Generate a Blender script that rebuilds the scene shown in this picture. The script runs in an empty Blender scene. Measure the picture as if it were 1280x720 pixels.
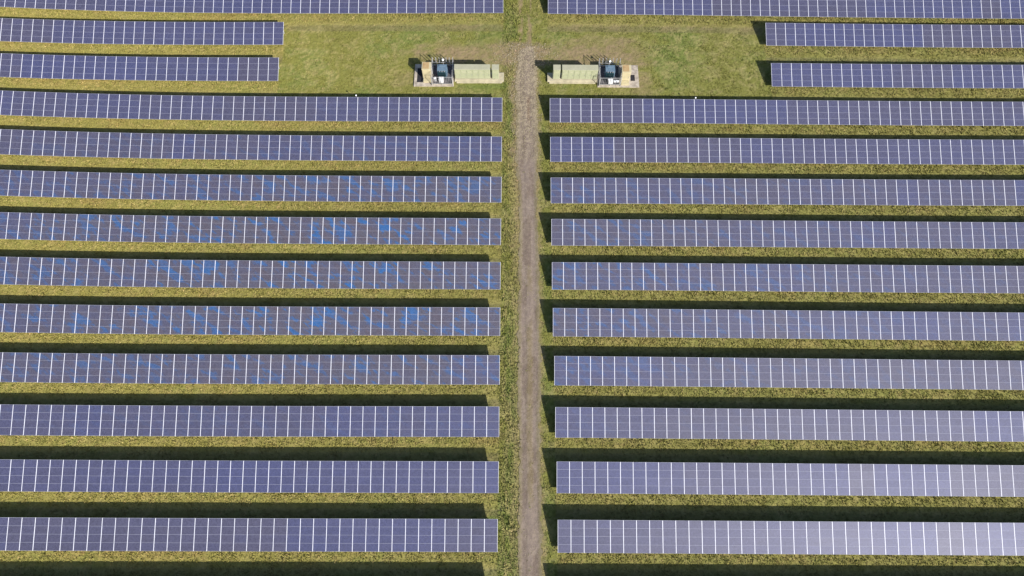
import bpy, bmesh, math, random
import numpy as np
from mathutils import Matrix, Vector
random.seed(7); rng = np.random.default_rng(11)
S = bpy.context.scene; COL = S.collection
R = math.radians

# ------------------------------------------------------------------ terrain (gentle rise, metres)
TB = (-0.5289449, -0.1839241, 0.1758031, 0.2087310, -0.0116861, 0.4140091)
def terr(x, y):
    x = np.clip(x, -92, 92) / 50; y = (np.clip(y, -22, 104) - 35) / 50
    return TB[0]*x*x + TB[1]*x**3 + TB[2]*x*y + TB[3]*y*y + TB[4]*x*x*y + TB[5]*np.abs(x)**3
def tz(x, y): return float(terr(np.float64(x), np.float64(y)))

# ------------------------------------------------------------------ helpers
def link(name, me, mat=None, parent=None, loc=(0, 0, 0)):
    o = bpy.data.objects.new(name, me); COL.objects.link(o)
    if mat and me: me.materials.append(mat)
    if parent: o.parent = parent
    o.location = loc
    return o
def empty(name, loc, rz=0):
    o = bpy.data.objects.new(name, None); COL.objects.link(o); o.empty_display_size = .3
    o.location = loc; o.rotation_euler.z = rz
    return o
def tag(o, label, cat, group=None):
    o['label'] = label; o['category'] = cat
    if group: o['group'] = group
    return o
class MB:
    """collects shapes for ONE mesh"""
    def __init__(s): s.bm = bmesh.new()
    def box(s, x0, x1, y0, y1, z0, z1, bev=0):
        r = bmesh.ops.create_cube(s.bm, size=1)
        bmesh.ops.scale(s.bm, vec=(x1-x0, y1-y0, z1-z0), verts=r['verts'])
        bmesh.ops.translate(s.bm, vec=((x0+x1)/2, (y0+y1)/2, (z0+z1)/2), verts=r['verts'])
        if bev:
            es = list({e for v in r['verts'] for e in v.link_edges})
            bmesh.ops.bevel(s.bm, geom=es, offset=bev, segments=2, affect='EDGES', profile=.5)
        return s
    def bar(s, a, b, w, h=None):
        a = Vector(a); b = Vector(b); d = b-a; h = h or w
        r = bmesh.ops.create_cube(s.bm, size=1)
        bmesh.ops.scale(s.bm, vec=(w, h, d.length), verts=r['verts'])
        q = d.to_track_quat('Z', 'Y')
        bmesh.ops.transform(s.bm, matrix=Matrix.Translation((a+b)/2) @ q.to_matrix().to_4x4(), verts=r['verts'])
        return s
    def cyl(s, c, r, h, seg=14, r2=None, axis='Z'):
        q = bmesh.ops.create_cone(s.bm, cap_ends=True, segments=seg, radius1=r, radius2=r if r2 is None else r2, depth=h)
        M = Matrix.Translation(c)
        if axis == 'Y': M = M @ Matrix.Rotation(R(90), 4, 'X')
        if axis == 'X': M = M @ Matrix.Rotation(R(90), 4, 'Y')
        bmesh.ops.transform(s.bm, matrix=M, verts=q['verts'])
        return s
    def dome(s, c, r, sz=1):
        q = bmesh.ops.create_uvsphere(s.bm, u_segments=14, v_segments=8, radius=r)
        bmesh.ops.transform(s.bm, matrix=Matrix.Translation(c) @ Matrix.Diagonal((1, 1, sz, 1)), verts=q['verts'])
        return s
    def build(s, name, mat, parent=None, loc=(0, 0, 0)):
        me = bpy.data.meshes.new(name); s.bm.to_mesh(me); s.bm.free()
        return link(name, me, mat, parent, loc)

# ------------------------------------------------------------------ materials
def newmat(name, rough=.6, metal=0, col=(.5, .5, .5), spec=.5):
    m = bpy.data.materials.new(name); m.use_nodes = True
    b = m.node_tree.nodes['Principled BSDF']
    b.inputs['Base Color'].default_value = (*col, 1); b.inputs['Roughness'].default_value = rough
    b.inputs['Metallic'].default_value = metal; b.inputs['Specular IOR Level'].default_value = spec
    return m, m.node_tree, b
def noise_mat(name, c1, c2, scale=4, rough=.7, metal=0, bump=0, detail=6, spec=.5):
    m, nt, b = newmat(name, rough, metal, c1, spec)
    tc = nt.nodes.new('ShaderNodeTexCoord'); n = nt.nodes.new('ShaderNodeTexNoise')
    n.inputs['Scale'].default_value = scale; n.inputs['Detail'].default_value = detail; n.inputs['Roughness'].default_value = .65
    nt.links.new(tc.outputs['Object'], n.inputs['Vector'])
    r = nt.nodes.new('ShaderNodeValToRGB'); r.color_ramp.elements[0].position = .35; r.color_ramp.elements[1].position = .68
    r.color_ramp.elements[0].color = (*c1, 1); r.color_ramp.elements[1].color = (*c2, 1)
    nt.links.new(n.outputs['Fac'], r.inputs['Fac']); nt.links.new(r.outputs['Color'], b.inputs['Base Color'])
    if bump:
        bp = nt.nodes.new('ShaderNodeBump'); bp.inputs['Strength'].default_value = bump; bp.inputs['Distance'].default_value = .02
        nt.links.new(n.outputs['Fac'], bp.inputs['Height']); nt.links.new(bp.outputs['Normal'], b.inputs['Normal'])
    return m
def attr_mat(name, scale1, amp, bump, dist, rough=.95, scale2=None, transl=0, vec=(1, 1, 1)):
    """vertex-coloured stuff broken up by procedural noise"""
    m, nt, b = newmat(name, rough, 0, (.1, .1, .1), .15)
    N = nt.nodes; L = nt.links
    a = N.new('ShaderNodeAttribute'); a.attribute_name = 'tint'
    g = N.new('ShaderNodeNewGeometry')
    mp = N.new('ShaderNodeMapping'); mp.inputs['Scale'].default_value = vec
    L.new(g.outputs['Position'], mp.inputs['Vector'])
    n = N.new('ShaderNodeTexNoise'); n.inputs['Scale'].default_value = scale1; n.inputs['Detail'].default_value = 5; n.inputs['Roughness'].default_value = .7
    L.new(mp.outputs['Vector'], n.inputs['Vector'])
    mr = N.new('ShaderNodeMapRange'); mr.inputs['From Min'].default_value = .3; mr.inputs['From Max'].default_value = .7
    mr.inputs['To Min'].default_value = 1-amp; mr.inputs['To Max'].default_value = 1+amp
    L.new(n.outputs['Fac'], mr.inputs['Value'])
    mu = N.new('ShaderNodeVectorMath'); mu.operation = 'SCALE'
    L.new(a.outputs['Color'], mu.inputs[0]); L.new(mr.outputs['Result'], mu.inputs['Scale'])
    L.new(mu.outputs['Vector'], b.inputs['Base Color'])
    if bump:
        bp = N.new('ShaderNodeBump'); bp.inputs['Strength'].default_value = bump; bp.inputs['Distance'].default_value = dist
        n2 = N.new('ShaderNodeTexNoise'); n2.inputs['Scale'].default_value = scale2 or scale1; n2.inputs['Detail'].default_value = 3
        L.new(g.outputs['Position'], n2.inputs['Vector'])
        L.new(n2.outputs['Fac'], bp.inputs['Height']); L.new(bp.outputs['Normal'], b.inputs['Normal'])
    return m
M_ground = attr_mat('grass_turf', 2.2, .12, .7, .16, scale2=2.2)
M_blade = attr_mat('grass_blades', 6, .15, 0, 0)
M_path = attr_mat('gravel_track', 4.5, .16, .55, .06, scale2=7)
M_stone = attr_mat('loose_stone', 9, .15, 0, 0)
M_alu = noise_mat('anodised_aluminium', (.55, .56, .64), (.64, .65, .72), 1.5, .5, .05, spec=.3)
M_dull = noise_mat('dull_frame_edge', (.27, .28, .36), (.33, .34, .42), 1.5, .55, 0, spec=.3)
M_galv = noise_mat('galvanised_steel', (.42, .42, .43), (.56, .56, .57), 3, .5, .4)
M_conc = noise_mat('weathered_concrete', (.24, .205, .17), (.50, .44, .37), 1.6, .9, bump=.4)
M_conc2 = noise_mat('stained_concrete', (.30, .27, .19), (.47, .42, .30), 1.1, .9, bump=.3)
M_bay = noise_mat('dark_gravel_bed', (.05, .048, .055), (.15, .14, .15), 5, .95, bump=.8)
M_pit = noise_mat('pit_grating', (.008, .008, .012), (.03, .028, .035), 6, .8)
M_green = noise_mat('pale_green_paint', (.33, .335, .225), (.39, .39, .275), 1.2, .55)
M_green2 = noise_mat('pale_green_door_paint', (.30, .32, .205), (.35, .365, .24), 1.2, .5)
M_roofg = noise_mat('weathered_green_roof', (.31, .305, .215), (.375, .365, .265), 1.4, .6)
M_seam = noise_mat('dark_seam', (.05, .055, .05), (.08, .08, .07), 3, .8)
M_beige = noise_mat('beige_paint', (.40, .35, .21), (.50, .44, .29), 1.1, .6)
M_rust = noise_mat('rusty_roof', (.30, .18, .08), (.44, .33, .17), 1.6, .8)
M_blue = noise_mat('blue_grey_paint', (.085, .135, .19), (.13, .19, .25), 1.8, .45)
M_teal = noise_mat('dark_teal_paint', (.01, .04, .055), (.03, .09, .11), 2.5, .4)
M_porc = noise_mat('brown_porcelain', (.10, .05, .03), (.16, .08, .05), 3, .25)
M_white = noise_mat('white_enamel', (.78, .78, .80), (.86, .86, .87), 2, .4)
M_grey = noise_mat('grey_paint', (.25, .25, .27), (.35, .35, .36), 2, .5)

def cell_mat():
    m, nt, b = newmat('solar_cells', .48, 0, (.05, .05, .1), .66)
    b.inputs['Specular Tint'].default_value = (.80, .82, 1.0, 1)
    N = nt.nodes; L = nt.links
    def math_(op, a, bb=None, cc=None):
        n = N.new('ShaderNodeMath'); n.operation = op
        for i, v in enumerate((a, bb, cc)):
            if v is None: continue
            if isinstance(v, (int, float)): n.inputs[i].default_value = v
            else: L.new(v, n.inputs[i])
        return n.outputs[0]
    tc = N.new('ShaderNodeTexCoord'); sp = N.new('ShaderNodeSeparateXYZ'); L.new(tc.outputs['Object'], sp.inputs[0])
    u = math_('MULTIPLY_ADD', sp.outputs['X'], 1/.157, 5.0); v = math_('MULTIPLY_ADD', sp.outputs['Y'], 1/.157, 3.0)
    fu = math_('FRACT', u); fv = math_('FRACT', v)
    du = math_('ABSOLUTE', math_('SUBTRACT', fu, .5)); dv = math_('ABSOLUTE', math_('SUBTRACT', fv, .5))
    line = math_('GREATER_THAN', math_('MAXIMUM', du, dv), .478)
    oi = N.new('ShaderNodeObjectInfo')
    cb = N.new('ShaderNodeCombineXYZ'); L.new(math_('FLOOR', u), cb.inputs[0]); L.new(math_('FLOOR', v), cb.inputs[1])
    L.new(math_('MULTIPLY', oi.outputs['Random'], 97.0), cb.inputs[2])
    wn = N.new('ShaderNodeTexWhiteNoise'); L.new(cb.outputs[0], wn.inputs['Vector'])
    vary = math_('MULTIPLY_ADD', wn.outputs['Value'], .34, .83)
    g = N.new('ShaderNodeNewGeometry')
    # blotches of bluer and browner crystal, about half a module across
    mp = N.new('ShaderNodeMapping'); mp.inputs['Scale'].default_value = (.36, .95, .95)
    mr_ = N.new('ShaderNodeMapping'); mr_.inputs['Rotation'].default_value = (0, 0, .55)
    L.new(g.outputs['Position'], mr_.inputs['Vector']); L.new(mr_.outputs['Vector'], mp.inputs['Vector'])
    n1 = N.new('ShaderNodeTexNoise'); n1.inputs['Scale'].default_value = 1.0; n1.inputs['Detail'].default_value = 3; n1.inputs['Roughness'].default_value = .62
    L.new(mp.outputs['Vector'], n1.inputs['Vector'])
    ramp = N.new('ShaderNodeMapRange'); ramp.inputs['From Min'].default_value = .53; ramp.inputs['From Max'].default_value = .605
    L.new(n1.outputs['Fac'], ramp.inputs['Value'])
    ramp2 = N.new('ShaderNodeMapRange'); ramp2.inputs['From Min'].default_value = .47; ramp2.inputs['From Max'].default_value = .36
    L.new(n1.outputs['Fac'], ramp2.inputs['Value'])
    f1 = math_('MULTIPLY', ramp.outputs[0], oi.outputs['Alpha'])
    f2 = math_('MULTIPLY', ramp2.outputs[0], oi.outputs['Alpha'])
    def mix(f, a, bb):
        n = N.new('ShaderNodeMix'); n.data_type = 'RGBA'
        if isinstance(f, (int, float)): n.inputs[0].default_value = f
        else: L.new(f, n.inputs[0])
        for i, q in ((6, a), (7, bb)):
            if isinstance(q, tuple): n.inputs[i].default_value = (*q, 1)
            else: L.new(q, n.inputs[i])
        return n.outputs[2]
    base = mix(math_('MULTIPLY', oi.outputs['Alpha'], .75), oi.outputs['Color'], (.066, .062, .073))
    c = mix(f1, base, (.011, .076, .225))
    c = mix(f2, c, (.062, .050, .064))
    sc = N.new('ShaderNodeVectorMath'); sc.operation = 'SCALE'; L.new(c, sc.inputs[0]); L.new(vary, sc.inputs['Scale'])
    c = mix(math_('MULTIPLY', line, .55), sc.outputs[0], (.24, .25, .33))
    L.new(c, b.inputs['Base Color'])
    return m
M_cell = cell_mat()

# ------------------------------------------------------------------ colour fields of the ground
def vnoise(x, y, seed):
    r = np.random.default_rng(seed); T = r.random((256, 256))
    xi = np.floor(x).astype(int); yi = np.floor(y).astype(int); fx = x-xi; fy = y-yi
    fx = fx*fx*(3-2*fx); fy = fy*fy*(3-2*fy)
    a = T[xi & 255, yi & 255]; b = T[(xi+1) & 255, yi & 255]; c = T[xi & 255, (yi+1) & 255]; d = T[(xi+1) & 255, (yi+1) & 255]
    return (a*(1-fx)+b*fx)*(1-fy)+(c*(1-fx)+d*fx)*fy
def fbm(x, y, seed, n=4):
    s = 0; w = 1; t = 0
    for i in range(n): s = s+w*vnoise(x*2**i+i*17.3, y*2**i+i*9.1, seed+i); t += w; w *= .55
    return s/t
def sm(a, b, v): t = np.clip((v-a)/(b-a), 0, 1); return t*t*(3-2*t)

LT, MW, HL, TH = 4.02, 1.665, .718, R(14.98)
ROWS = {'L': [(-1.54,88.83,-87.18,88.35),(-38.65,81.90,-85.26,81.14),(-38.54,74.43,-83.36,73.93),(-1.51,66.63,-81.41,66.63),(-1.51,59.21,-79.49,59.40),(-1.49,51.94,-77.52,52.14),(-1.50,44.76,-75.57,44.91),(-1.49,37.63,-73.60,37.69),(-1.46,30.56,-71.63,30.47),(-1.44,23.51,-69.69,23.33),(-1.43,16.34,-67.72,16.13),(-1.43,9.09,-65.74,8.94),(-1.47,1.92,-63.76,1.79),(-1.50,-5.25,-61.8,-5.36)],
        'R': [(6.18,88.72,88.28,88.42),(43.04,82.32,86.67,82.19),(42.90,73.93,84.52,73.93),(6.17,66.56,82.64,66.60),(6.13,59.21,80.73,59.39),(6.09,51.86,78.85,52.10),(6.07,44.74,76.91,44.81),(6.03,37.66,75.01,37.65),(6.04,30.53,73.10,30.38),(6.11,23.45,71.19,23.27),(6.11,16.31,69.28,16.16),(6.16,9.12,67.36,9.01),(6.15,1.87,65.41,1.81),(6.17,-5.3,63.5,-5.36)]}
PATH = np.array([(-30,1.2,4.1),(-8,1.2,4.1),(-0.88,1.19,4.10),(3.86,1.18,4.16),(7.80,1.28,4.10),(12.90,1.28,4.05),(17.14,1.28,3.98),(21.53,1.16,4.14),(27.23,1.16,4.31),(33.19,1.15,4.14),(38.16,1.26,4.19),(42.00,1.26,4.11),(45.95,1.38,4.03),(51.39,1.38,3.96),(56.32,1.12,4.00),(59.94,0.74,4.16),(64.40,0.86,4.20),(69.00,0.98,4.11),(73.74,0.71,4.15),(76.97,0.97,4.04),(79.45,1.10,4.06),(82.4,1.3,3.9)])
def path_edges(y):
    a = np.interp(y, PATH[:, 0], PATH[:, 1]); b = np.interp(y, PATH[:, 0], PATH[:, 2]); return a, b
def path_mask(x, y):
    a, b = path_edges(y)
    w = (fbm(x*1.3, y*1.0, 5, 4)-.5)*1.1
    m = sm(-.22, .22, np.minimum(x-a+.05, b-x)+w*.8)
    return m*sm(83.0, 80.0, y+w*3)
def soil_mask(x, y):
    s = np.zeros_like(x); n = fbm(x*.45, y*.8, 21, 4)
    for cx, cy, rx, ry, k in ((-7.5, 80.6, 11, 3.0, 1.0), (-1, 80, 5, 3.2, 1.0), (13.5, 80.8, 12, 3.6, 1.1), (19, 79.5, 4, 3, .8), (2.6, 80.6, 6.0, 3.2, 1.5), (-2.5, 76.5, 3.5, 1.8, .5), (8, 80.5, 6, 2, .8), (21.5, 75, 2.2, 3, .6), (-17.5, 75.5, 2.5, 2.2, .4)):
        d = np.sqrt(((x-cx)/rx)**2+((y-cy)/ry)**2)
        s = np.maximum(s, k*sm(1.15, .35, d+(n-.5)*1.1))
    # twin wheel tracks in the grass beyond the end of the gravel
    for tx in (1.5, 3.0):
        s = np.maximum(s, 1.0*sm(.55, .2, np.abs(x-tx+(n-.5)*.35))*sm(79, 82, y)*sm(.30, .5, fbm(x*2, y*.5, 33, 3)))
    a, b = path_edges(y)
    s = np.maximum(s, .95*sm(1.5, .1, a-x+(n-.5)*1.6)*(x < a+1)*(y < 80)*(.45+.55*sm(35, 60, y)))
    s = np.maximum(s, .7*sm(.8, .1, x-b+(n-.5)*1.2)*(x > b-1)*(y < 80))
    # bare scalped strip south of row R0
    s = np.maximum(s, .55*sm(.9, .3, np.abs(y-86.6+(n-.5)*1.4))*sm(6, 10, x)*sm(60, 30, x)*sm(.4, .6, n))
    s = np.maximum(s, .45*sm(.8, .3, np.abs(y-86.6+(n-.5)*1.4))*sm(-2, -4, x)*sm(-26, -8, x)*sm(.42, .6, n))
    return np.clip(s, 0, 1)
def low_edge(x, y):
    """signed distance south (+) of the nearest row's low edge; 99 where there is none"""
    d = np.full_like(x, 99.)
    for side in 'LR':
        for xi, yi, xo, yo in ROWS[side]:
            yl = yi+(yo-yi)*(x-xi)/(xo-xi); q = yl-y
            ok = (x < xi) if side == 'L' else (x > xi)
            d = np.where(ok & (q > -4.2) & (q < 3.3), q, d)
    return d
ARCS = [(38.9, 83.2, 2.6, 1.2, 3.3), (38.9, 83.2, 2.1, 1.5, 3.6), (44.2, 84.0, 1.5, 0, 6.3), (44.2, 84.0, 2.2, 1.0, 4.0), (44.6, 83.6, 3.1, .4, 3.4), (46.3, 84.3, 1.7, -.5, 4.2), (46.3, 84.3, 2.5, -.3, 3.0), (46.0, 83.6, 3.3, -.9, 1.4), (31.0, 83.6, 2.2, 1.2, 3.4), (31.2, 83.4, 3.0, .9, 2.2), (39.5, 77.2, 1.1, 0, 6.3), (38.2, 76.8, 2.2, 1.2, 4.2), (40.2, 76.6, 2.0, -1, 2.0), (-36.6, 82.5, 2.0, -1.6, 1.8), (-36.6, 82.5, 2.9, -1.5, 1.6), (-36.6, 82.5, 3.8, -1.5, 1.5), (-36.6, 82.5, 4.7, -1.3, 1.4), (-32.2, 78.4, 2.4, 2.8, 5.8), (-32.2, 78.4, 3.2, 2.9, 5.9), (-31.8, 78.6, 4.0, 3.0, 5.7), (-19.6, 78.2, 2.2, 3.4, 5.6), (-19.6, 78.2, 3.1, 3.5, 5.4), (-3.6, -5.8, 2.4, .3, 2.9), (-3.6, -5.8, 3.2, .4, 2.8), (-2.5, -2.6, 2.9, 3.6, 5.4)]
SW = ((-36.3, 83.3, 6.5), (-32.5, 76.8, 5.0), (45, 84.4, 4.0), (38.9, 83.6, 4.2), (31, 80.6, 3.6), (39.5, 76.3, 4.2), (-18.5, 76.5, 3.4), (-1.5, -6.5, 5.0), (29.5, 84.2, 3.6), (23.5, 77, 2.8))
def grass_colour(x, y):
    n1 = fbm(x*.11, y*.13, 41, 4); n2 = fbm(x*.7, y*.9, 51, 4); n3 = fbm(x*2.6, y*3.0, 61, 3)
    n4 = fbm(x*.25, y*.5, 71, 3)
    ol = np.array((.162, .163, .042)); lush = np.array((.110, .145, .036)); straw = np.array((.255, .222, .092)); soil = np.array((.222, .168, .096)); red = np.array((.225, .145, .062))
    def mixc(c, t, k): k = k[..., None]; return c*(1-k)+t*k
    c = np.broadcast_to(ol, x.shape+(3,)).copy()
    c = mixc(c, lush, .75*sm(.45, .65, n1*.6+n2*.4))
    c = mixc(c, straw, .65*sm(.47, .68, n2*.55+n3*.45))
    # green verge left of the gravel
    c = mixc(c, lush, .6*sm(-1.3, -.4, x)*sm(1.3, .6, x)*sm(.42, .6, fbm(x*.8, y*.16, 81, 3))*(y < 79))
    c = mixc(c, straw, .6*sm(-1.6, -.6, x)*sm(1.5, .9, x)*sm(.45, .62, fbm(x*2.6, y*.35, 83, 3))*(y < 79))
    c = mixc(c, lush, .7*sm(.5, .0, np.abs((y-74.0)/2.2))*sm(-10, -7, x)*sm(0, -1, x))
    # dry reddish growth hugging the low panel edges
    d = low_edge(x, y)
    c = mixc(c, np.array((.150, .125, .070)), .45*sm(1.75, 2.1, d)*(d < 3.3))  # dull brown painted along each row's shadow band to make the shade more neutral
    near = sm(1.5, .5, d)*(d > -.8)
    c = mixc(c, red, .7*near*sm(.50, .68, n4*.55+n3*.45))
    c = mixc(c, straw, .55*sm(1.15, 1.5, d)*sm(2.3, 1.9, d)*sm(.38, .58, n4))
    c = mixc(c, straw*1.08, .65*sm(-.2, .1, d)*sm(1.0, .6, d)*sm(.5, .62, n3))
    c = mixc(c, np.array((.225, .200, .062)), .55*sm(2.1, 1.7, d)*(d > -.8))
    # mowing swirls and turning marks
    sw = np.zeros_like(x)
    for cx, cy, rr in SW:
        r = np.hypot(x-cx, (y-cy)*1.05); a = np.arctan2(y-cy, x-cx)
        sw = np.maximum(sw, sm(.35, .95, np.sin(r*6.3+fbm(x*.5, y*.5, 91, 2)*7))*sm(rr, rr*.6, r)*sm(.42, .58, fbm(a*1.6+cx, r*.6, 93, 2)))
    arc = np.zeros_like(x)
    for cx, cy, rr, a0, a1 in ARCS:
        q = np.hypot(x-cx, y-cy); a = (np.arctan2(y-cy, x-cx)-a0) % (2*np.pi)
        arc = np.maximum(arc, sm(.22, .05, np.abs(q-rr+(n3-.5)*.25))*sm(a1-a0+.15, a1-a0-.25, a)*sm(.0, .25, a))
    c = mixc(c, straw*1.12, .45*sw)
    c = mixc(c, straw*1.45, .30*arc*sm(.35, .6, n2))
    c = mixc(c, soil, soil_mask(x, y)*(.62+.38*sm(.35, .65, n3)))
    c *= (.93+.16*n3[..., None])*(.92+.18*n1[..., None])
    # whole-field drift: yellower to the west
    k = sm(20, -70, x)[..., None]; c *= 1+k*np.array((.22, .16, .10))
    return c
def path_colour(x, y):
    g = np.array((.205, .162, .136)); g2 = np.array((.150, .114, .093)); lt = np.array((.34, .285, .205)); gr = np.array((.150, .135, .055))
    def mixc(c, t, k): k = k[..., None]; return c*(1-k)+t*k
    n2 = fbm(x*1.5, y*.35, 101, 4); n3 = fbm(x*3.2, y*3.2, 111, 3)
    c = np.broadcast_to(g, x.shape+(3,)).copy()
    c = mixc(c, g2, .8*sm(.42, .62, n2))
    a, b = path_edges(y); mid = (a+b)/2+.05
    # grassy hump between the wheel ruts, in stretches
    hump = sm(.62, .15, np.abs(x-mid)+(n3-.5)*.5)*sm(.52, .66, fbm(x*.2, y*.10+3, 121, 2))
    c = mixc(c, gr*np.array((1.15, 1, 1.1)), .5*hump)
    far = sm(56, 72, y)
    c = mixc(c, lt, (far*.75+.12)*sm(.50, .62, n3))
    c = mixc(c, np.array((.15, .10, .07)), .8*sm(.35, .1, np.abs(x-2.75))*sm(2.6, 1.6, np.abs(y-69.6)))
    edge = sm(.6, .1, np.minimum(x-a, b-x)+(n3-.5)*.5)
    c = mixc(c, gr*1.25, .45*edge)
    c *= .86+.28*n3[..., None]
    return c

def set_tint(me, c):
    a = me.attributes.new('tint', 'FLOAT_COLOR', 'POINT')
    buf = np.ones((len(me.vertices), 4), np.float32); buf[:, :3] = c
    a.data.foreach_set('color', buf.ravel())
def np_mesh(name, V, F, mat, colour, k):
    me = bpy.data.meshes.new(name)
    me.vertices.add(len(V)); me.vertices.foreach_set('co', V.astype(np.float32).ravel())
    me.loops.add(F.size); me.loops.foreach_set('vertex_index', F.astype(np.int32).ravel())
    me.polygons.add(len(F)); me.polygons.foreach_set('loop_start', np.arange(0, F.size, k, dtype=np.int32))
    me.update(calc_edges=True); set_tint(me, colour)
    return link(name, me, mat)
def grid(xs, ys, zf, name, mat, cf):
    X, Y = np.meshgrid(xs, ys); Z = zf(X, Y); V = np.stack([X, Y, Z], -1).reshape(-1, 3)
    nx = len(xs); i = np.arange(len(ys)-1)[:, None]*nx+np.arange(nx-1)[None, :]
    F = np.stack([i, i+1, i+nx+1, i+nx], -1).reshape(-1, 4)
    o = np_mesh(name, V, F, mat, cf(X, Y).reshape(-1, 3), 4)
    o.data.polygons.foreach_set('use_smooth', np.ones(len(F), bool))
    return o
far = np.array([110, 125, 150, 200, 300, 600, 1200, 3000.])
xs = np.concatenate([-far[::-1], np.arange(-100, 100.01, .3), far])
ys = np.concatenate([-far[::-1], np.array([-90, -70, -50, -30.]), np.arange(-14, 104, .3), far+5])
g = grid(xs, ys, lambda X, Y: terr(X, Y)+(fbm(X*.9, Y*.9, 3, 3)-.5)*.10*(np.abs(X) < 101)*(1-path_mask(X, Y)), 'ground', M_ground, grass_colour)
g['kind'] = 'structure'

# gravel track: fine sheet, its ragged rim cut by the mask
def build_path():
    py = np.arange(-24, 83.2, .14); t = np.linspace(-.18, 1.18, 34)
    a, b = path_edges(py)
    X = a[:, None]+(b-a)[:, None]*t[None, :]; Y = np.repeat(py[:, None], len(t), 1)
    Z = terr(X, Y)+.05+(fbm(X*2, Y*1.2, 4, 3)-.5)*.035-.03*sm(.5, .2, np.abs(np.abs(X-((a+b)/2)[:, None])-.75))
    m = path_mask(X, Y).ravel()
    n = len(t); i = (np.arange(len(py)-1)[:, None]*n+np.arange(n-1)[None, :])
    F = np.stack([i, i+1, i+n+1, i+n], -1).reshape(-1, 4)
    F = F[m[F].mean(1) > .45]
    V = np.stack([X, Y, Z], -1).reshape(-1, 3)
    used = np.unique(F); mp = np.zeros(len(V), int); mp[used] = np.arange(len(used))
    o = np_mesh('gravel_path', V[used], mp[F], M_path, path_colour(X, Y).reshape(-1, 3)[used], 4)
    o['kind'] = 'structure'
build_path()

# ------------------------------------------------------------------ where nothing grows
SLABS = [(-16.2, -9.6, 73.95, 78.4), (-9.6, -1.3, 74.7, 76.8), (14.2, 21.1, 73.95, 78.6), (5.9, 14.2, 74.7, 76.6)]
def on_slab(x, y, m=0):
    r = np.zeros(x.shape, bool)
    for a, b, c, d in SLABS: r |= (x > a-m) & (x < b+m) & (y > c-m) & (y < d+m)
    return r
def in_view(x, y, m=9):
    return (np.abs(x) < 64+.275*(y+1)+m) & (y > -9) & (y < 97)

# grass: tufts of three bent blades each
def build_grass(N):
    x = rng.uniform(-98, 98, N); y = rng.uniform(-9, 97, N)
    d = low_edge(x, y); pm = path_mask(x, y); so = soil_mask(x, y)
    a, b = path_edges(y); hump = sm(.5, .1, np.abs(x-(a+b)/2-.05))*sm(.47, .62, fbm(x*.2, y*.10+3, 121, 2))
    keep = in_view(x, y) & ~on_slab(x, y, -.02)
    under = (d < -.7) & (d > -3.6)
    p = np.where(under, .06, 1.0)*(1-.96*pm+.12*pm*hump)*(1-.6*so)
    p = np.clip(p, 0, 1); keep &= rng.random(N) < p
    x, y, d, so = x[keep], y[keep], d[keep], so[keep]; n = len(x)
    tall = sm(1.7, .9, d)*(d > -.9)
    verge = sm(-1.5, -.8, x)*sm(7, 5.9, x)
    verge0 = sm(-1.7, -1.0, x)*sm(1.6, 1.0, x)
    h = (.055+.055*rng.random(n))*(1+.5*tall+1.2*verge0)*(1+.7*tall*rng.random(n)+.8*verge*rng.random(n))*(1-.4*so)
    clump = fbm(x*1.4, y*1.4, 131, 2); h *= .65+.8*clump
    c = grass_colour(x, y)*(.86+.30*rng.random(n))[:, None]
    dryb = (rng.random(n) < .07)[:, None]; c = np.where(dryb, c*np.array((1.35, 1.2, 1.5)), c)
    z = terr(x, y)
    V = np.zeros((n, 3, 3, 3)); C = np.repeat(c[:, None, :], 9, 1)
    for k in range(3):
        an = rng.uniform(0, 2*np.pi, n); w = (.035+.05*rng.random(n)); ln = .5+.9*rng.random(n)
        ox = rng.normal(0, .06, n); oy = rng.normal(0, .06, n)
        V[:, k, 0] = np.stack([x+ox-np.sin(an)*w, y+oy+np.cos(an)*w, z-.03], -1)
        V[:, k, 1] = np.stack([x+ox+np.sin(an)*w, y+oy-np.cos(an)*w, z-.03], -1)
        V[:, k, 2] = np.stack([x+ox+np.cos(an)*h*ln, y+oy+np.sin(an)*h*ln, z+h], -1)
    F = np.arange(n*9).reshape(-1, 3)
    o = np_mesh('grass', V.reshape(-1, 3), F, M_blade, C.reshape(-1, 3), 3)
    o['label'] = 'short olive grass with drier tufts between the panel rows'; o['category'] = 'grass'; o['kind'] = 'stuff'
build_grass(430000)

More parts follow.
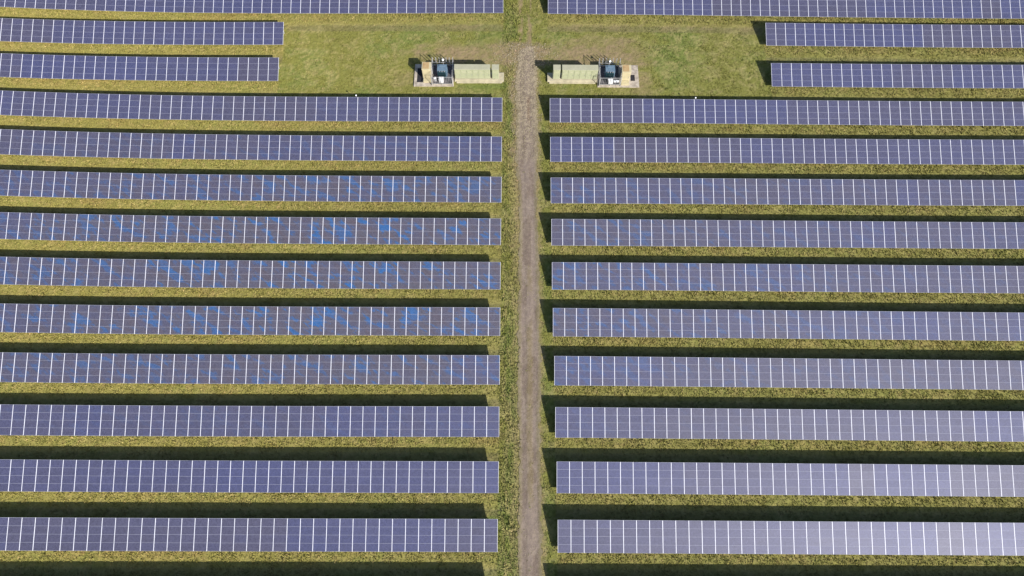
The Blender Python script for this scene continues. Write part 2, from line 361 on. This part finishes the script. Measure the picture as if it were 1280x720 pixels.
def build_stones(N):
    y = np.where(rng.random(N) < .5, rng.uniform(60, 83.5, N), rng.uniform(-8, 83, N)); x = np.where(y > 76, rng.normal(2.4, 2.6, N), rng.uniform(-.8, 5.4, N))
    pm = path_mask(x, y); so = soil_mask(x, y)
    keep = rng.random(N) < np.clip(pm*.8+so*.5, 0, 1)
    x, y = x[keep], y[keep]; n = len(x)
    far_ = sm(55, 72, y); s = (.022+.03*rng.random(n))*(1+1.0*far_*rng.random(n))*(1+.6*sm(72, 79, y)*(rng.random(n) < .25)); z = terr(x, y)+.05
    base = np.array([(1, 0, 0), (-.5, .87, 0), (-.5, -.87, 0), (0, 0, .75)])
    an = rng.uniform(0, 2*np.pi, n); ca, sa = np.cos(an), np.sin(an)
    V = np.zeros((n, 4, 3))
    for k in range(4):
        j = rng.uniform(.7, 1.3, n); bx, by, bz = base[k]
        V[:, k] = np.stack([x+(bx*ca-by*sa)*s*j, y+(bx*sa+by*ca)*s*j, z+bz*s*j], -1)
    i = np.arange(n)[:, None]*4
    F = np.concatenate([i+np.array([0, 1, 3]), i+np.array([1, 2, 3]), i+np.array([2, 0, 3])], 0)
    c = (np.array((.34, .285, .20))*(.55+.75*rng.random(n))[:, None])
    o = np_mesh('loose_gravel', V.reshape(-1, 3), F, M_stone, np.repeat(c[:, None], 4, 1).reshape(-1, 3), 3)
    o['label'] = 'loose pale stones scattered over the gravel track'; o['category'] = 'gravel'; o['kind'] = 'stuff'
build_stones(26000)

# ------------------------------------------------------------------ solar rows
def frame_mesh():
    b = MB(); hw = MW/2-.0015
    for s in (-1, 1):
        x0, x1 = sorted((s*hw, s*(hw-.037)))
        b.box(x0, x1, 0, LT, -.04, .012)
    for k in range(5):
        yc = k*LT/4; y0 = max(0, yc-.010); y1 = min(LT, yc+.010)
        if k == 0: y1 = .024
        if k == 4: y0 = LT-.024
        b.box(-hw+.0371, hw-.0371, y0+.0005, y1-.0005, -.038, .009)
        for fc in b.bm.faces:
            if not fc.tag and fc.calc_center_median().y >= y0-.001 and abs(fc.calc_center_median().x) < hw-.037: fc.material_index = 1
    me = bpy.data.meshes.new('panel_column'); b.bm.to_mesh(me); b.bm.free(); me.materials.append(M_alu); me.materials.append(M_dull); return me
def lam_mesh():
    b = MB(); b.box(-.793, .793, -.4905, .4905, -.004, .004)
    me = bpy.data.meshes.new('solar_panel'); b.bm.to_mesh(me); b.bm.free(); me.materials.append(M_cell); return me
ME_F, ME_L = frame_mesh(), lam_mesh()
def support_mesh():
    b = MB(); c, s = math.cos(TH), math.sin(TH)
    f0 = .75; f1 = 3.1
    b.bar((0, f0*c, -.25), (0, f0*c, HL+f0*s-.10), .09)
    b.bar((0, f1*c, -.25), (0, f1*c, HL+f1*s-.10), .09)
    b.bar((0, .25*c, HL+.25*s-.12), (0, 3.8*c, HL+3.8*s-.12), .06, .07)
    b.bar((0, f0*c, .35), (0, f1*c, HL+f1*s-.3), .045)
    me = bpy.data.meshes.new('support_frame'); b.bm.to_mesh(me); b.bm.free(); me.materials.append(M_galv); return me
ME_S = support_mesh()
BAND = {'L': {3: .05, 4: .22, 5: .7, 6: 1, 7: 1, 8: .95, 9: .65, 10: .12}, 'R': {4: .05, 5: .35, 6: .45, 7: .6, 8: .55, 9: .35, 10: .08}}
def row_label(side, k):
    w = 'left' if side == 'L' else 'right'
    if k == 0: return f'long row of blue solar panels across the top edge, {w} of the grass track'
    if k == 1: return f'short row of solar panels at the far {w} edge, upper one beside the grass clearing'
    if k == 2: return f'short row of solar panels at the far {w} edge, lower one beside the grass clearing'
    if k == 3: return f'long row of solar panels {w} of the gravel track, directly below the pale green cabinets'
    if k == 13: return f'row of solar panels {w} of the track just past the bottom edge, showing its shadow'
    if k == 12: return f'solar panel row {w} of the gravel track, lowest full row in the photo'
    n = {11: 'second', 10: 'third', 9: 'fourth', 8: 'fifth', 7: 'sixth', 6: 'seventh', 5: 'eighth', 4: 'ninth'}[k]
    blot = ' with blue blotches' if BAND[side].get(k, 0) > .5 else ''
    return f'panel row{blot}, {w} of the track, {n} row from bottom'
def build_row(side, k):
    xi, yi, xo, yo = ROWS[side][k]; s = -1 if side == 'L' else 1
    root = empty('solar_panel_row', (xi, yi, tz(xi, yi)))
    tag(root, row_label(side, k), 'solar panel row', f'solar panel rows {"left" if side == "L" else "right"} of the gravel track')
    ro = Vector(root.location)
    ln = abs(xo-xi)+8; n = int(ln/MW)+1; slope = (yo-yi)/(xo-xi)
    r = random.Random(k*31+(side == 'R')*7)
    def P(x): y = yi+slope*(x-xi); return Vector((x, y, tz(x, y)))
    band = BAND[side].get(k, 0)
    hue = r.random(); left = 0
    for c in range(n):
        x = xi+s*(c+.5)*MW
        a = P(x-MW/2); b_ = P(x+MW/2); ax = (b_-a).normalized()
        up = Vector((0, math.cos(TH), math.sin(TH))); nz = ax.cross(up).normalized(); ay = nz.cross(ax)
        o = (a+b_)/2+Vector((0, 0, HL+r.uniform(-.006, .006)))-ro
        M = Matrix(((ax.x, ay.x, nz.x, o.x), (ax.y, ay.y, nz.y, o.y), (ax.z, ay.z, nz.z, o.z), (0, 0, 0, 1)))
        col = bpy.data.objects.new('panel_column', ME_F); COL.objects.link(col); col.parent = root; col.matrix_local = M
        if left <= 0: hue = r.random(); left = r.choice((2, 4, 6, 9, 12))
        left -= 1
        for j in range(4):
            q = bpy.data.objects.new('solar_panel', ME_L); COL.objects.link(q); q.parent = col
            q.location = (0, (j+.5)*LT/4, 0)
            q.rotation_euler = (r.gauss(0, .004), r.gauss(0, .004), 0)
            hh = min(1, max(0, hue+r.gauss(0, .08)))
            A = (.041, .046, .111); B = (.050, .048, .084); v = r.uniform(.95, 1.05)
            q.color = tuple((A[i]*(1-hh)+B[i]*hh)*v for i in range(3))+(band*r.uniform(.55, 1)*(max(.5, 1.1-abs(x+24)/90) if side == 'L' else max(.25, 1.15-(x-6)/60)),)
    # two purlins carrying the columns, following the ground
    for t in (.9, 3.0):
        me = bpy.data.meshes.new('rail'); bm = bmesh.new(); prev = None
        for c in range(0, n+1):
            p = P(xi+s*c*MW)+Vector((0, t*math.cos(TH), HL+t*math.sin(TH)-.045))-ro
            ring = [bm.verts.new(p+Vector((0, dy, dz))) for dy, dz in ((-.03, -.03), (.03, -.03), (.03, 0), (-.03, 0))]
            if prev:
                for i in range(4): bm.faces.new((prev[i], prev[(i+1) % 4], ring[(i+1) % 4], ring[i]))
            else: bm.faces.new(ring)
            prev = ring
        bm.faces.new(prev); bmesh.ops.recalc_face_normals(bm, faces=bm.faces); bm.to_mesh(me); bm.free()
        link('rail', me, M_galv, root)
    for c in range(0, n, 3):
        x = xi+s*(c*MW+.35); link('support_frame', ME_S, None, root, P(x)-ro)
for side in 'LR':
    for k in range(14): build_row(side, k)

# ------------------------------------------------------------------ transformer compounds (m = +1 left unit, mirrored -1 for the right)
def unit(side):
    L = side == 'L'; w = 'left' if L else 'right'
    def X(a, b): return (a, b)
    gz = tz(-11 if L else 15, 76)
    y0 = 0
    # pad
    px0, px1 = (-16.2, -9.6) if L else (14.2, 21.1)
    cx = (px0+px1)/2
    # bay / kiosk / pit x ranges
    bay = (-13.15, -9.75) if L else (14.45, 17.9)
    kio = (-14.72, -13.2) if L else (17.97, 19.5)
    pit = (-15.75, -14.8) if L else (19.72, 20.45); pity = (74.7, 77.6) if L else (75.2, 76.5)
    pad = empty('concrete_pad', (cx, 76, gz)); tag(pad, f'pale concrete pad with dark pit under the {w} transformer compound', 'concrete pad', 'transformer compounds')
    b = MB(); top = .15
    ya, yb = 73.95-76, 78.4-76
    # slab in strips around the pit opening
    bx = lambda x0, x1, q0, q1, z0, z1, bev=0: b.box(x0-cx, x1-cx, q0-76, q1-76, z0, z1, bev)
    bx(px0, px1, 73.95, pity[0], -.4, top); bx(px0, px1, pity[1], 78.4, -.4, top)
    bx(px0, pit[0], pity[0], pity[1], -.4, top); bx(pit[1], px1, pity[0], pity[1], -.4, top)
    b.build('slab', M_conc, pad)
    MB().box(bay[0]+.1-cx, bay[1]-.1-cx, 74.35-76, 78.05-76, .13, .175).build('gravel_bed', M_bay, pad)
    b = MB(); b.box(pit[0]-cx, pit[1]-cx, pity[0]-76, pity[1]-76, -.1, .07)
    for i in range(8):
        yy = pity[0]+(i+.5)*(pity[1]-pity[0])/8; b.box(pit[0]-cx, pit[1]-cx, yy-.02-76, yy+.02-76, .071, .11)
    b.build('pit_grating', M_pit, pad)
    b = MB()   # kerb round the gravel bay
    for (a0, a1, b0, b1) in ((bay[0], bay[1], 74.2, 74.34), (bay[0], bay[1], 78.06, 78.2), (bay[0], bay[0]+.1, 74.34, 78.06), (bay[1]-.1, bay[1], 74.34, 78.06)):
        b.box(a0-cx, a1-cx, b0-76, b1-76, .1, .34)
    b.build('kerb', M_conc, pad)
    # plinth under cabinets
    q0, q1 = (-9.45, -1.3) if L else (5.9, 14.15); pc = (q0+q1)/2; pz = tz(pc, 75.7)
    pl = empty('concrete_plinth', (pc, 75.7, pz)); tag(pl, f'low stained concrete plinth carrying the {w} pale green cabinets', 'concrete plinth', 'transformer compounds')
    pe = (-2.0, -1.3) if L else (5.9, 6.6)
    MB().box(q0-pc, q1-pc, -.8, .9, -.4, .34, .02).build('slab', M_conc2, pl)
    MB().box(q0+.3-pc, q1-.3-pc, -1.06, -.802, -.4, .18, .02).build('step', M_conc2, pl)
    # cabinets
    def cabinet(x0, x1, label, doors):
        c = (x0+x1)/2; t = empty('inverter_cabinet', (c, 75.75, pz+.34)); tag(t, label, 'inverter cabinet', 'pale green inverter cabinets')
        h = 2.35; hw = (x1-x0)/2; y0, y1 = -.52, .50
        MB().box(-hw+.03, hw-.03, y0+.03, y1-.03, .08, h, .015).build('body', M_green, t)
        MB().box(-hw+.08, hw-.08, y0+.08, y1-.08, 0, .079).build('base', M_seam, t)
        b = MB(); b.box(-hw, hw, y0-.03, y1+.03, h+.001, h+.07, .02)
        nrib = max(1, doors)
        b.build('roof', M_roofg, t)
        MB().bar((-hw+.02, y0-.035, h+.035), (hw-.02, y0-.035, h+.035), .05).build('gutter', M_green, t)
        wd = (2*hw-.16)/doors
        for i in range(doors):
            a = -hw+.08+i*wd
            d = MB().box(a+.022, a+wd-.022, y0-.004, y0+.028, .16, h-.08, .008).build('door', M_green2, t)
            v = MB()
            for j in range(7): v.box(a+.18, a+wd-.18, y0-.018, y0-.0045, h-.75+j*.06, h-.72+j*.06)
            v.build('vent', M_green, d)
            MB().box(a+wd-.14, a+wd-.10, y0-.05, y0-.0045, .95, 1.2, .008).build('handle', M_grey, d)
        return t
    if L:
        cabinet(-9.4, -3.52, 'long pale green inverter cabinet with six doors, left of the track', 6)
        cabinet(-3.28, -2.1, 'short pale green cabinet at the track end of the left cabinet row', 1)
    else:
        cabinet(8.2, 14.1, 'long pale green inverter cabinet with six doors, right of the track', 6)
        cabinet(6.75, 7.96, 'short pale green cabinet at the track end of the right cabinet row', 1)
    # kiosk (beige switchgear housing with rusty roof) and its low step
    kc = (kio[0]+kio[1])/2; ky = 76.15 if L else 75.8
    k = empty('switchgear_kiosk', (kc, ky, gz+.15)); tag(k, f'beige switchgear kiosk with rusty brown roof beside the {w} transformer', 'switchgear kiosk', 'transformer compounds')
    hw = (kio[1]-kio[0])/2
    MB().box(-hw+.04, hw-.04, -.74, .74, 0, 2.25, .02).build('body', M_beige, k)
    MB().box(-hw, hw, -.78, .78, 2.251, 2.34, .025).build('roof', M_beige, k)
    MB().box(-hw+.16, hw-.35, -.6, .7, 2.341, 2.365, .01).build('rusty_roof_plate', M_rust, k)['label'] = 'rust brown plate on the beige roof'
    d = MB().box(-.6, .6, -.775, -.742, .15, 2.1, .01).build('door', M_beige, k)
    MB().box(.42, .47, -.82, -.776, 1.0, 1.3, .01).build('handle', M_grey, d)
    st = MB().box(-hw+.1, hw-.1, -.35, .35, 0, .32, .02)
    so = st.build('access_step', M_beige, None, (kc, ky-1.2, gz+.151))
    tag(so, f'low beige access step in front of the {w} switchgear kiosk', 'step', 'transformer compounds')
    # transformer
    tc = -11.45 if L else 16.15; ty = 76.1
    t = empty('transformer', (tc, ty, gz+.176)); tag(t, f'blue grey transformer with dark teal cooling fins in the {w} fenced bay', 'transformer', 'transformer compounds')
    MB().box(-.72, .72, -.5, .62, .25, 1.85, .03).build('tank', M_blue, t)
    MB().box(-.78, .78, -.56, .68, 1.851, 1.92, .015).build('tank_lid', M_blue, t)
    MB().box(-.6, -.4, -.6, .7, 0, .249).box(.4, .6, -.6, .7, 0, .249).build('skid', M_teal, t)
    f = MB()
    for i in range(11): f.box(-.65+i*.12, -.615+i*.12, -.92, -.501, .35, 1.6)
    f.box(-.68, .62, -.75, -.70, 1.601, 1.66); f.build('cooling_fins', M_teal, t)
    for sx in (-1, 1):
        f = MB()
        for i in range(7): f.box(min(sx*.721, sx*.84), max(sx*.721, sx*.84), -.4+i*.14, -.37+i*.14, .4, 1.6)
        f.build('side_radiator', M_blue, t)
    for i in range(3):
        f = MB(); xx = -.4+i*.4
        f.cyl((xx, -.66, 1.78), .04, .22)
        for j in range(3): f.cyl((xx, -.66, 1.72+j*.06), .07, .02)
        f.build('bushing', M_grey, t)
    MB().box(-.5, .5, .2, .6, 1.921, 2.02, .02).build('roof_hatch', M_blue, t)
    # palisade fence
    fc = (bay[0]+bay[1])/2; fe = empty('palisade_fence', (fc, 76.1, gz+.15)); tag(fe, f'galvanised steel fence boxing in the {w} transformer', 'fence', 'transformer compounds')
    hx = (bay[1]-bay[0])/2; fy0, fy1 = 74.12-76.1, 78.0-76.1; H = 2.1
    posts = [(-hx, fy0), (hx, fy0), (-hx, fy1), (hx, fy1), (0, fy0), (-hx, .1), (hx, .1)]+[(-hx+2*hx*i/6, fy1) for i in range(1, 6)]
    for x, y in posts: MB().box(x-.04, x+.04, y-.04, y+.04, -.1, H+.05, .006).build('fence_post', M_galv, fe)
    def pan(ax, fix, a0, a1, step, wdt=.03, rails=None):
        b = MB(); nn = max(2, int((a1-a0)/step))
        for z in rails or (.35, H-.12):
            if ax == 'x': b.box(a0, a1, fix-.02, fix+.02, z, z+.06)
            else: b.box(fix-.02, fix+.02, a0, a1, z, z+.06)
        for i in range(nn+1):
            u = a0+(a1-a0)*i/nn
            if ax == 'x': b.box(u-wdt/2, u+wdt/2, fix-.035, fix-.021, .08, H)
            else: b.box(fix-.035, fix-.021, u-wdt/2, u+wdt/2, .08, H)
        b.build('fence_panel', M_galv, fe)
    pan('x', fy0, -hx+.05, hx-.05, .26, .025); pan('x', fy1, -hx+.05, hx-.05, .6, .02, (.3, .9))
    pan('y', -hx, fy0+.05, fy1-.05, .3); pan('y', hx, fy0+.05, fy1-.05, .3)
    # white items in the bay
    if L: wb = (-11.6, 74.72, .9)
    else: wb = (16.3, 74.62, .75)
    t = empty('control_box', (wb[0], wb[1], gz+.176)); tag(t, f'small white control box behind the front fence of the {w} transformer', 'control box', 'transformer compounds')
    MB().box(-.36, .36, -.22, .30, 0, wb[2], .02).build('body', M_white, t)
    MB().box(-.40, .40, -.26, .34, wb[2]+.001, wb[2]+.05, .015).build('lid', M_white, t)
    MB().box(-.24, .24, -.236, -.221, .1, wb[2]-.08, .005).build('door', M_white, t)
    if L:
        t = empty('ventilator', (-12.72, 75.2, gz+.176)); tag(t, 'grey round ventilator with white cap left of the left transformer', 'ventilator')
        MB().cyl((0, 0, .2), .34, .4, 20).build('drum', M_grey, t); MB().dome((0, .02, .42), .22, .6).build('cap', M_white, t)
    else:
        t = empty('cable_box', (17.3, 74.85, gz+.176)); tag(t, 'low flat white cable box right of the right transformer', 'cable box')
        MB().box(-.38, .38, -.16, .18, 0, .28, .02).build('body', M_grey, t); MB().box(-.42, .42, -.2, .22, .281, .33, .012).build('lid', M_white, t)
    dp = (-11.34, 77.45) if L else (16.1, 77.3)
    t = empty('sensor_pole', (dp[0], dp[1], gz+.176)); tag(t, f'grey pole with small white dome behind the {w} transformer', 'sensor pole', 'transformer compounds')
    MB().cyl((0, 0, 1.1), .035, 2.2, 10).build('pole', M_galv, t); MB().dome((0, 0, 2.25), .2, .7).build('dome', M_white, t)
unit('L'); unit('R')

for x, y, w in ((-25.11, 70.72, 'left'), (29.67, 70.62, 'right')):
    t = empty('weather_sensor', (x, y, tz(x, y))); tag(t, f'tiny white weather sensor behind the {w} panel row below the cabinets', 'weather sensor', 'weather sensors on posts')
    MB().cyl((0, 0, .95), .03, 1.9, 10).build('pole', M_galv, t); MB().dome((0, 0, 1.93), .13, .8).build('dome', M_white, t)

# ------------------------------------------------------------------ light
sun_dir = Vector((1.0885, -1.172, 1.0)).normalized()     # towards the sun
ld = bpy.data.lights.new('sun', 'SUN'); ld.energy = 4.6; ld.angle = R(.53); ld.color = (1, .955, .88)
lo = bpy.data.objects.new('sun', ld); COL.objects.link(lo); lo.rotation_euler = sun_dir.to_track_quat('Z', 'Y').to_euler(); lo.location = (60, -60, 120)
w = bpy.data.worlds.new('World'); S.world = w; w.use_nodes = True; nt = w.node_tree
bg = nt.nodes['Background']; sky = nt.nodes.new('ShaderNodeTexSky'); sky.sky_type = 'NISHITA'; sky.sun_disc = False
sky.sun_elevation = math.asin(sun_dir.z); sky.sun_rotation = math.atan2(sun_dir.x, sun_dir.y)
sky.air_density = 1.0; sky.dust_density = 1.2
nt.links.new(sky.outputs[0], bg.inputs[0]); bg.inputs[1].default_value = .078

# ------------------------------------------------------------------ camera
f, pit, yaw, roll, H = 873.8047, R(68.1408), R(.31031), R(.61207), 95.0973
fw = Vector((math.sin(yaw)*math.cos(pit), math.cos(yaw)*math.cos(pit), -math.sin(pit)))
r1 = Vector((math.cos(yaw), -math.sin(yaw), 0)); u1 = r1.cross(fw)
r2 = math.cos(roll)*r1+math.sin(roll)*u1; u2 = -math.sin(roll)*r1+math.cos(roll)*u1
cd = bpy.data.cameras.new('camera'); cam = bpy.data.objects.new('camera', cd); COL.objects.link(cam)
cd.sensor_width = 36; cd.lens = f/1280*36; cd.clip_end = 6000; cd.clip_start = .5
cam.matrix_world = Matrix(((r2.x, u2.x, -fw.x, 0), (r2.y, u2.y, -fw.y, 0), (r2.z, u2.z, -fw.z, H), (0, 0, 0, 1)))
S.camera = cam
vs = S.view_settings; vs.view_transform = 'Standard'; vs.look = 'None'; vs.exposure = .80; vs.gamma = 1; vs.use_curve_mapping = False
